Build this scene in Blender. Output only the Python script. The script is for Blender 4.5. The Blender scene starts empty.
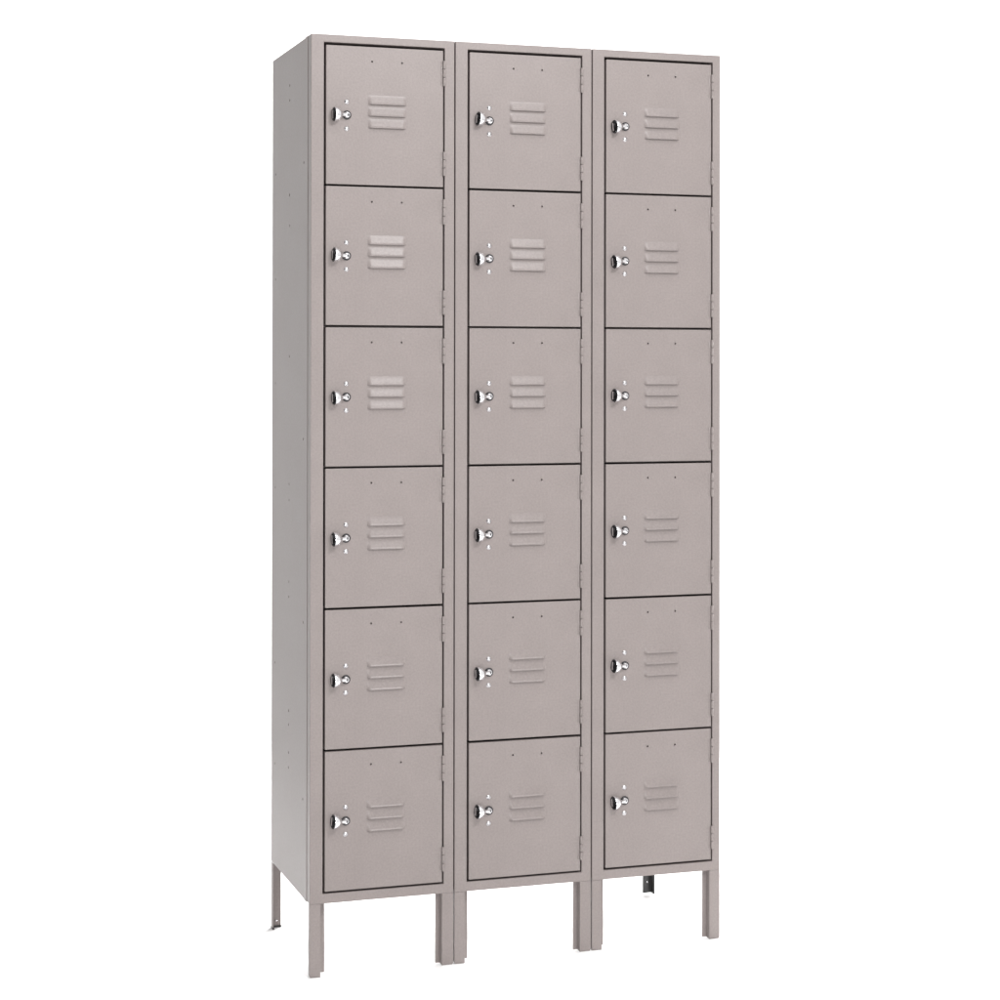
import bpy, bmesh, math, random
from mathutils import Vector, Matrix
S = 0.0254                      # everything below is written in inches
sc = bpy.context.scene
COL = sc.collection
random.seed(4)

# ------------------------------------------------------------------ materials
def nodes(name):
    m = bpy.data.materials.new(name); m.use_nodes = True
    nt = m.node_tree
    return m, nt, nt.nodes['Principled BSDF']

def paint(name, col, rough=0.34, spec=0.24):
    m, nt, b = nodes(name)
    tc = nt.nodes.new('ShaderNodeTexCoord')
    # soft batch-to-batch tone of the enamel
    n1 = nt.nodes.new('ShaderNodeTexNoise'); n1.inputs['Scale'].default_value = 9.0; n1.inputs['Detail'].default_value = 4
    n2 = nt.nodes.new('ShaderNodeTexNoise'); n2.inputs['Scale'].default_value = 240.0; n2.inputs['Detail'].default_value = 2
    mx = nt.nodes.new('ShaderNodeMix'); mx.data_type = 'FLOAT'; mx.inputs[0].default_value = 0.62
    nt.links.new(tc.outputs['Object'], n1.inputs['Vector']); nt.links.new(tc.outputs['Object'], n2.inputs['Vector'])
    nt.links.new(n1.outputs['Fac'], mx.inputs[2]); nt.links.new(n2.outputs['Fac'], mx.inputs[3])
    cr = nt.nodes.new('ShaderNodeValToRGB')
    cr.color_ramp.elements[0].position = 0.3; cr.color_ramp.elements[1].position = 0.7
    cr.color_ramp.elements[0].color = (*[c*0.90 for c in col], 1)
    cr.color_ramp.elements[1].color = (*[c*1.10 for c in col], 1)
    nt.links.new(mx.outputs[0], cr.inputs['Fac']); nt.links.new(cr.outputs['Color'], b.inputs['Base Color'])
    rr = nt.nodes.new('ShaderNodeMapRange'); rr.inputs['To Min'].default_value = rough-0.03; rr.inputs['To Max'].default_value = rough+0.05
    nt.links.new(n1.outputs['Fac'], rr.inputs['Value']); nt.links.new(rr.outputs['Result'], b.inputs['Roughness'])
    # orange peel
    bp = nt.nodes.new('ShaderNodeBump'); bp.inputs['Strength'].default_value = 0.3; bp.inputs['Distance'].default_value = 0.0004
    nt.links.new(n2.outputs['Fac'], bp.inputs['Height'])
    # very slight waviness of the sheet
    n3 = nt.nodes.new('ShaderNodeTexNoise'); n3.inputs['Scale'].default_value = 5.0
    nt.links.new(tc.outputs['Object'], n3.inputs['Vector'])
    b2 = nt.nodes.new('ShaderNodeBump'); b2.inputs['Strength'].default_value = 0.4; b2.inputs['Distance'].default_value = 0.002
    nt.links.new(n3.outputs['Fac'], b2.inputs['Height']); nt.links.new(bp.outputs['Normal'], b2.inputs['Normal'])
    nt.links.new(b2.outputs['Normal'], b.inputs['Normal'])
    b.inputs['Specular IOR Level'].default_value = spec
    return m

def simple(name, col, rough, metal=0.0, bump=0.0):
    m, nt, b = nodes(name)
    tc = nt.nodes.new('ShaderNodeTexCoord')
    n = nt.nodes.new('ShaderNodeTexNoise'); n.inputs['Scale'].default_value = 60
    nt.links.new(tc.outputs['Object'], n.inputs['Vector'])
    cr = nt.nodes.new('ShaderNodeValToRGB')
    cr.color_ramp.elements[0].color = (*[c*0.92 for c in col], 1); cr.color_ramp.elements[1].color = (*[min(1, c*1.08) for c in col], 1)
    nt.links.new(n.outputs['Fac'], cr.inputs['Fac']); nt.links.new(cr.outputs['Color'], b.inputs['Base Color'])
    b.inputs['Roughness'].default_value = rough; b.inputs['Metallic'].default_value = metal
    return m

TAUPE = (0.214, 0.187, 0.180)
M_PAINT = paint('taupe_enamel', TAUPE)
M_CHROME = simple('polished_chrome', (0.82, 0.82, 0.84), 0.12, 1.0)
M_STEEL = simple('brushed_rivet_steel', (0.5, 0.49, 0.5), 0.32, 1.0)
M_DARK = simple('dark_latch_and_cup_shade', (0.03, 0.03, 0.033), 0.35, 0.3)  # dark latch rims, and the shade painted inside the cup
M_RUBBER = simple('black_rubber', (0.012, 0.012, 0.012), 0.3)

mb, nt, b = nodes('white_studio_paper')
b.inputs['Roughness'].default_value = 1.0; b.inputs['Specular IOR Level'].default_value = 0.0
tc = nt.nodes.new('ShaderNodeTexCoord'); n = nt.nodes.new('ShaderNodeTexNoise'); n.inputs['Scale'].default_value = 3
cr = nt.nodes.new('ShaderNodeValToRGB'); cr.color_ramp.elements[0].color = (.90, .90, .90, 1); cr.color_ramp.elements[1].color = (.92, .92, .92, 1)
nt.links.new(tc.outputs['Object'], n.inputs['Vector']); nt.links.new(n.outputs['Fac'], cr.inputs['Fac']); nt.links.new(cr.outputs['Color'], b.inputs['Base Color'])
M_PAPER = mb

# ------------------------------------------------------------------ helpers
def obj(name, bm, mats, parent=None, loc=(0, 0, 0), smooth=False):
    me = bpy.data.meshes.new(name)
    bmesh.ops.recalc_face_normals(bm, faces=bm.faces)
    bm.to_mesh(me); bm.free()
    for m in (mats if isinstance(mats, (list, tuple)) else [mats]): me.materials.append(m)
    if smooth:
        for p in me.polygons: p.use_smooth = True
    o = bpy.data.objects.new(name, me); COL.objects.link(o)
    o.location = [v*S for v in loc]
    if parent: o.parent = parent
    return o

def box(bm, x0, x1, y0, y1, z0, z1, mi=0):
    vs = [bm.verts.new((x*S, y*S, z*S)) for x in (x0, x1) for y in (y0, y1) for z in (z0, z1)]
    for f in ((0, 1, 3, 2), (4, 6, 7, 5), (0, 4, 5, 1), (2, 3, 7, 6), (0, 2, 6, 4), (1, 5, 7, 3)):
        bm.faces.new([vs[i] for i in f]).material_index = mi

def bevel(bm, w, seg=2, ang=30):
    bmesh.ops.recalc_face_normals(bm, faces=bm.faces)
    es = [e for e in bm.edges if len(e.link_faces) == 2 and e.calc_face_angle() > math.radians(ang)]
    bmesh.ops.bevel(bm, geom=es, offset=w*S, segments=seg, affect='EDGES', profile=0.5, clamp_overlap=True)

def prism(bm, poly, z0, z1):
    """poly in the xy plane extruded from z0 to z1 (z1 may be a function of the vertex)"""
    lo = [bm.verts.new((x*S, y*S, (z0(x, y) if callable(z0) else z0)*S)) for x, y in poly]
    hi = [bm.verts.new((x*S, y*S, z1*S)) for x, y in poly]
    n = len(poly)
    for i in range(n): bm.faces.new((lo[i], lo[(i+1) % n], hi[(i+1) % n], hi[i]))
    bm.faces.new(lo); bm.faces.new(hi[::-1])

def cyl(bm, c, axis, r0, r1, h, seg=24, mi=0):
    before = set(bm.faces)
    q = Vector(axis).to_track_quat('Z', 'Y').to_matrix().to_4x4()
    mat = Matrix.Translation(Vector(c)*S) @ q
    bmesh.ops.create_cone(bm, cap_ends=True, segments=seg, radius1=r0*S, radius2=r1*S, depth=h*S, matrix=mat)
    for f in set(bm.faces)-before: f.material_index = mi

def lathe(bm, prof, origin, axis, seg=32, mi=0):
    """prof = list of (distance along axis, radius)"""
    q = Vector(axis).to_track_quat('Z', 'Y').to_matrix()
    o = Vector(origin)
    rings = []
    for (t, r) in prof:
        if r < 1e-5:
            rings.append([bm.verts.new((o + q @ Vector((0, 0, t)))*S)])
        else:
            rings.append([bm.verts.new((o + q @ Vector((r*math.cos(a), r*math.sin(a), t)))*S) for a in [2*math.pi*k/seg for k in range(seg)]])
    for A, B in zip(rings, rings[1:]):
        for k in range(seg):
            k2 = (k+1) % seg
            vs = [A[k % len(A)], A[k2 % len(A)], B[k2 % len(B)], B[k % len(B)]]
            u = []
            for v in vs:
                if v not in u: u.append(v)
            if len(u) > 2:
                f = bm.faces.new(u); f.material_index = mi; f.smooth = True

def cut(o, bm):
    """subtract the closed shapes in bm from object o and bake the result"""
    c = obj('cutter', bm, M_PAINT)
    md = o.modifiers.new('b', 'BOOLEAN'); md.operation = 'DIFFERENCE'; md.object = c; md.solver = 'EXACT'
    c.location = o.location
    bpy.context.view_layer.update()
    dg = bpy.context.evaluated_depsgraph_get()
    me = bpy.data.meshes.new_from_object(o.evaluated_get(dg))
    o.modifiers.clear(); o.data = me
    bpy.data.objects.remove(c)

def copy_tree(o, parent):
    c = o.copy(); COL.objects.link(c); c.parent = parent
    for ch in o.children: copy_tree(ch, c)
    return c

# ------------------------------------------------------------------ dimensions
X = [0.0, 12.05, 24.04, 35.80]         # column boundaries
TOP, BOT, DEPTH = 75.33, 5.85, 15.0
Z0, P = 74.59, 11.3136                  # centre line of the gap over the first door, row pitch
ZB = Z0-6*P
GL, GR = 1.176, 0.90                    # gap centre lines from the column's edges

root = bpy.data.objects.new('locker_bank', None); COL.objects.link(root)
root['label'] = 'tall taupe steel locker bank with eighteen small louvered doors standing on short legs'
root['category'] = 'locker'

# ------------------------------------------------------------------ frames
def frame_mesh(x0, x1, rr):
    g = .085
    ox0, ox1 = x0+.05, x1-.05
    ix0, ix1 = x0+GL-g, x1-rr+.07
    iz1, iz0 = Z0+.125, ZB-.085
    bm = bmesh.new()
    def ring(x0, x1, z0, z1, y): return [bm.verts.new((x*S, y*S, z*S)) for x, z in ((x0, z0), (x1, z0), (x1, z1), (x0, z1))]
    of, nf = ring(ox0, ox1, BOT, TOP, 0), ring(ix0, ix1, iz0, iz1, 0)
    ob, nb = ring(ox0, ox1, BOT, TOP, 1.1), ring(ix0, ix1, iz0, iz1, 1.1)
    for i in range(4):
        j = (i+1) % 4
        bm.faces.new((of[i], of[j], nf[j], nf[i])); bm.faces.new((ob[j], ob[i], nb[i], nb[j]))
        bm.faces.new((of[j], of[i], ob[i], ob[j])); bm.faces.new((nf[i], nf[j], nb[j], nb[i]))
    bevel(bm, .045, 3)
    return bm
RR = [0.949, 0.949, 0.82]
for i in range(3):
    obj('cabinet_frame', frame_mesh(X[i], X[i+1], RR[i]), M_PAINT, root)

# ------------------------------------------------------------------ body sheets
def side(x0, x1, cuts):
    bm = bmesh.new(); box(bm, x0, x1, 1.1, DEPTH, BOT-.05, TOP-.04); bevel(bm, .03)
    o = obj('side_panel', bm, M_PAINT, root)
    if cuts:
        c = bmesh.new()
        for (y, v, sx) in cuts:
            z = 48.9-(v-353)/sx
            cyl(c, (x0, y, z), (1, 0, 0), .12, .12, .09, 12)
        cut(o, c)
    return o
dots = [(8, v, 12.0) for v in (73, 88, 183, 214, 345, 473, 489, 571, 586, 700, 714, 742, 757)] + \
       [(13.6, v, 11.6) for v in (163, 268, 372, 476, 651, 752)] + [(2.6, v, 12.4) for v in (150, 428, 612, 789)]
side(.045, .17, dots)
side(X[3]-.17, X[3]-.045, None)
# flanges of the front channel wrapped round the side sheet
bm = bmesh.new(); box(bm, .018, .044, 1.101, 2.0, BOT-.05, TOP-.02); obj('side_flange', bm, M_PAINT, root)
bm = bmesh.new(); box(bm, .17, X[3]-.17, 14.9, 15.0, BOT, TOP-.04); obj('back_panel', bm, M_PAINT, root)
bm = bmesh.new(); box(bm, .17, X[3]-.17, 1.1, 14.9, TOP-.14, TOP-.05); obj('top_panel', bm, M_PAINT, root)
bm = bmesh.new(); box(bm, .17, X[3]-.17, 1.1, 14.9, BOT+.02, BOT+.12); obj('bottom_panel', bm, M_PAINT, root)
for xx in X[1:3]:
    bm = bmesh.new(); box(bm, xx-.06, xx+.06, 1.15, 14.88, BOT+.13, TOP-.15); obj('divider_panel', bm, M_PAINT, root)
for k in range(1, 6):
    for i in range(3):
        bm = bmesh.new(); box(bm, X[i]+.2, X[i+1]-.2, 1.3, 14.85, Z0-k*P-.04, Z0-k*P+.04); obj('shelf', bm, M_PAINT, root)

# ------------------------------------------------------------------ front legs
def leg_left(x, label=None):
    a, d, t, l = .93, 1.25, .09, .58
    poly = [(x+.05, 0), (x+a, 0), (x+a, d-t), (x+a+l, d-t), (x+a+l, d), (x+a-t, d), (x+a-t, t), (x+.05+t, t), (x+.05+t, .5), (x+.05, .5)]
    bm = bmesh.new()
    prism(bm, poly, lambda px, py: .18 if px < x+.07 else (.0 if py < d-.2 else .05), BOT-.004)
    bevel(bm, .02, 2)
    return obj('leg', bm, M_PAINT, root)
def leg_right(x):
    a, d, t, l = .96, .75, .09, .36
    x = x-.05
    poly = [(x, 0), (x-a, 0), (x-a, d-t), (x-a-l, d-t), (x-a-l, d), (x-a+t, d), (x-a+t, t), (x-t, t), (x-t, .5), (x, .5)]
    bm = bmesh.new()
    prism(bm, poly, lambda px, py: .12 if px > x-.05 else (.0 if py < d-.2 else .05), BOT-.004)
    bevel(bm, .02, 2)
    return obj('leg', bm, M_PAINT, root)
for i in range(3):
    leg_left(X[i]); leg_right(X[i+1])
# rear legs
def leg_rear(x, s, h):
    t = .09
    x = x+s*.05
    poly = [(x, 14.3), (x, 15.05), (x+s*.85, 15.05), (x+s*.85, 15.05-t), (x+s*t, 15.05-t), (x+s*t, 14.3)]
    bm = bmesh.new(); prism(bm, poly, h, BOT-.13); bevel(bm, .02, 2)
    o = obj('leg', bm, M_PAINT, root)
    bm = bmesh.new(); prism(bm, [(x-s*.02, 14.25), (x-s*.02, 15.09), (x+s*.88, 15.09), (x+s*.88, 14.9), (x+s*.14, 14.9), (x+s*.14, 14.25)], 0 if h < 1 else .15, h+.01); bevel(bm, .02, 2)
    f = obj('foot', bm, M_RUBBER, o)
    bm = bmesh.new(); cyl(bm, (x+s*.45, 14.9, h+(.45 if h < 1 else -.75)), (0, -1, 0), .1, .08, .06, 16)
    obj('rivet', bm, M_CHROME, o, smooth=True)
    return o
leg_rear(0, 1, .16)['label'] = 'rear leg at the outer side with a thin dark foot'
leg_rear(X[3], -1, 1.9)['label'] = 'rear leg with a tall black rubber foot'

# ------------------------------------------------------------------ door
DH = P-.17; DW = 0
def make_door(w, first):
    """origin: front face, on the gap centre lines' upper left corner"""
    bm = bmesh.new(); box(bm, .085, w-.065, 0, .55, -P+.085, -.085); bevel(bm, .05, 3)
    d = obj('door', bm, M_PAINT, root)
    c = bmesh.new()
    hx = [(5.05-GL, -1.27), (7.55-GL, -1.27)]
    for x, z in hx: cyl(c, (x, 0, z), (0, 1, 0), .085, .085, .5, 16)
    LZ = [-4.72, -5.66, -6.62]
    lx0, lx1 = 4.70-GL, 7.90-GL
    for z in LZ: box(c, lx0+.25, lx1-.25, -.05, .4, z+.02, z+.2)
    cut(d, c)
    for z in LZ:
        # pressed louver hood: flush at the top, open along its lower lip
        bm = bmesh.new()
        NX, NZ = 32, 20
        H, D = .74, .195
        def pt(i, j, off):
            u = i/NX; v = j/NZ
            x = lx0+(lx1-lx0)*u
            e = min(1, min(u, 1-u)*(lx1-lx0)/.25)
            e = e*e*(3-2*e)
            k = min(1.0, v*1.02); k = k*k*(3-2*k)*.35+k*.65
            w_ = max(0, (v-.8)/.2); k = .84*k+.2*w_*w_*(3-2*w_)
            return bm.verts.new((x*S, (-D*e*k+off)*S, (z+H*(1-v))*S))
        A = [[pt(i, j, -.002) for j in range(NZ+1)] for i in range(NX+1)]
        B = [[pt(i, j, .05) for j in range(NZ+1)] for i in range(NX+1)]
        for i in range(NX):
            for j in range(NZ):
                bm.faces.new((A[i][j], A[i][j+1], A[i+1][j+1], A[i+1][j])).smooth = True
                bm.faces.new((B[i][j], B[i+1][j], B[i+1][j+1], B[i][j+1])).smooth = True
            bm.faces.new((A[i][NZ], B[i][NZ], B[i+1][NZ], A[i+1][NZ]))
        obj('louver', bm, M_PAINT, d)
    # hinges: three knuckles each
    for za, zb in ((-.93, -2.98), (-8.36, -10.32)):
        bm = bmesh.new(); L = (za-zb-.08)/3
        for k in range(3):
            zc = za-L/2-k*(L+.04)
            cyl(bm, (w+.0, -.075, zc), (0, 0, 1), .125, .125, L, 20)
        box(bm, w-.3, w-.1, -.014, .01, zb+.04, za-.04)
        bevel(bm, .015, 1, 60)
        h = obj('hinge', bm, M_PAINT, d)
        for p in h.data.polygons: p.use_smooth = abs(p.normal.z) < .5
    # turn handle: a chrome cup opening towards the door's free edge, on a round post
    px, pz = 2.95-GL, -5.67
    ax = Vector((.993, .115, 0)).normalized()
    bm = bmesh.new()
    o0 = Vector((-1.16, -.50, 0))
    lathe(bm, [(.04, .44), (-.01, .47), (-.02, .53), (.0, .56), (.015, .57)], o0, ax, 36, 1)
    lathe(bm, [(.015, .57), (.05, .585), (.2, .575), (.38, .51), (.54, .40), (.66, .27), (.74, .17), (1.1, .15)], o0, ax, 36, 0)
    lathe(bm, [(.04, .44), (.14, .42), (.25, .32), (.30, .0)], o0, ax, 36, 1)  # cup interior coloured dark in place of real shade
    # latch tongue inside the cup
    q = ax.to_track_quat('Z', 'Y').to_matrix().to_4x4()
    before = set(bm.verts)
    box(bm, .06, .25, -.33, .33, -.05, .12, 0)
    vs = [v for v in bm.verts if v not in before]
    bmesh.ops.transform(bm, matrix=Matrix.Translation(o0*S) @ q, verts=vs)
    obj('handle', bm, [M_CHROME, M_DARK], d, loc=(px, 0, pz))
    bm = bmesh.new()
    lathe(bm, [(0, .32), (.03, .36), (.10, .36), (.14, .27)], (px, .0, pz), (0, -1, 0), 32, 1)
    lathe(bm, [(.08, .27), (.2, .25), (.27, .22), (.28, .17), (.16, .12), (.14, .0)], (px, .0, pz), (0, -1, 0), 32, 2)
    obj('lock_post', bm, [M_CHROME, M_DARK, M_STEEL], d)
    for zz in (-4.6, -6.75):
        bm = bmesh.new()
        lathe(bm, [(-.01, .20), (.02, .195), (.03, .15), (.07, .12), (.09, .06), (.095, .0)], (px, 0, zz), (0, -1, 0), 24, 0)
        obj('rivet', bm, M_STEEL, d)
    return d

widths = [X[i+1]-X[i]-RR[i]-GL for i in range(3)]
for i in range(3):
    proto = None
    for k in range(6):
        if proto is None:
            proto = make_door(widths[i], True); d = proto
        else:
            d = copy_tree(proto, root)
        # no two doors hang perfectly alike
        d.location = ((X[i]+GL)*S, (-.012+random.uniform(-.02, .015))*S, (Z0-k*P+random.uniform(-.01, .01))*S)
        for ch in d.children:
            if ch.name.startswith('handle'): ch.rotation_euler = (0, random.uniform(-.1, .1), random.uniform(-.02, .02))
        d.rotation_euler = (random.uniform(-.0012, .0012), 0, random.uniform(-.0015, .0015))

# ------------------------------------------------------------------ white studio sweep
bm = bmesh.new()
prof = [(-330, 0), (170, 0)]
for k in range(1, 13):
    a = math.pi/2*k/12
    prof.append((170+80*math.sin(a), 80-80*math.cos(a)))
prof.append((250, 420))
L = [[bm.verts.new((x*S, y*S, z*S)) for (y, z) in prof] for x in (-420, 520)]
for j in range(len(prof)-1):
    bm.faces.new((L[0][j], L[1][j], L[1][j+1], L[0][j+1])).smooth = True
bd = obj('backdrop', bm, M_PAPER); bd['kind'] = 'structure'
bd['label'] = 'seamless white studio floor and backdrop'

# ------------------------------------------------------------------ lights
w = bpy.data.worlds.new('World'); sc.world = w; w.use_nodes = True
wn = w.node_tree
wtc = wn.nodes.new('ShaderNodeTexCoord'); wsp = wn.nodes.new('ShaderNodeSeparateXYZ')
wmr = wn.nodes.new('ShaderNodeMapRange')            # world light dimmed to the left, added to darken the side panel
wmr.inputs['From Min'].default_value = -0.9; wmr.inputs['From Max'].default_value = 0.25
wmr.inputs['To Min'].default_value = 0.08; wmr.inputs['To Max'].default_value = 1.0
wn.links.new(wtc.outputs['Generated'], wsp.inputs[0]); wn.links.new(wsp.outputs['X'], wmr.inputs['Value'])
wn.nodes['Background'].inputs['Color'].default_value = (1, .985, .975, 1)
wn.links.new(wmr.outputs['Result'], wn.nodes['Background'].inputs['Strength'])
def lamp(name, loc, target, sx, sy, power, col=(1, 1, 1), spread=180):
    l = bpy.data.lights.new(name, 'AREA'); l.shape = 'RECTANGLE'; l.size = sx*S; l.size_y = sy*S
    l.energy = power; l.color = col; l.spread = math.radians(spread)
    o = bpy.data.objects.new(name, l); COL.objects.link(o)
    o.location = [v*S for v in loc]
    o.rotation_euler = (Vector(target)-Vector(loc)).to_track_quat('-Z', 'Y').to_euler()
    return o
lamp('key_softbox', (42, -122, 126), (8, 0, 44), 34, 24, 84)
lamp('fill_softbox', (-34, -195, 26), (2, 0, 8), 70, 50, 98)
lamp('overhead_softbox', (18, -75, 170), (18, -50, 0), 150, 60, 46)
lamp('background_fill', (100, 130, 165), (100, 190, 0), 150, 60, 235)  # out-of-frame fill added to blow the backdrop out to white
lamp('floor_fill', (70, 84, 20), (16, 4, 0), 90, 22, 60, spread=80)  # low fill added behind the bank to whiten the floor beneath it
lamp('floor_fill', (270, 70, 50), (40, -14, 0), 80, 60, 90, spread=90)  # second added fill, from the right, lifting the floor shadow

# ------------------------------------------------------------------ camera
cx, cy, cz, yaw, pit, rol, f, sx, sy = -35.28113, -154.65446, 48.91237, 0.31931, 0.00575, 0.00127, 1979.93, 498.866, 353.097
cam = bpy.data.cameras.new('camera'); co = bpy.data.objects.new('camera', cam); COL.objects.link(co)
cam.sensor_width = 36; cam.lens = 36*f/1000
cam.shift_x = (500-sx)/1000; cam.shift_y = (sy-500)/1000
cam.clip_start = .05; cam.clip_end = 100
c, s = math.cos(yaw), math.sin(yaw)
right = Vector((c, -s, 0)); fwd0 = Vector((s, c, 0)); up0 = Vector((0, 0, 1))
cp, sp = math.cos(pit), math.sin(pit)
fwd = cp*fwd0+sp*up0; up = -sp*fwd0+cp*up0
# image roll: u' = c u - s v, v' = s u + c v (v down)
cr_, sr_ = math.cos(rol), math.sin(rol)
R1 = cr_*right+sr_*up
U1 = -sr_*right+cr_*up
m = Matrix((R1, U1, -fwd)).transposed().to_4x4(); m.translation = Vector((cx, cy, cz))*S
co.matrix_world = m
sc.camera = co

sc.render.engine = 'CYCLES'
sc.render.resolution_x = sc.render.resolution_y = 1024
sc.view_settings.view_transform = 'Standard'; sc.view_settings.look = 'None'
sc.view_settings.exposure = 0.05; sc.view_settings.gamma = 1
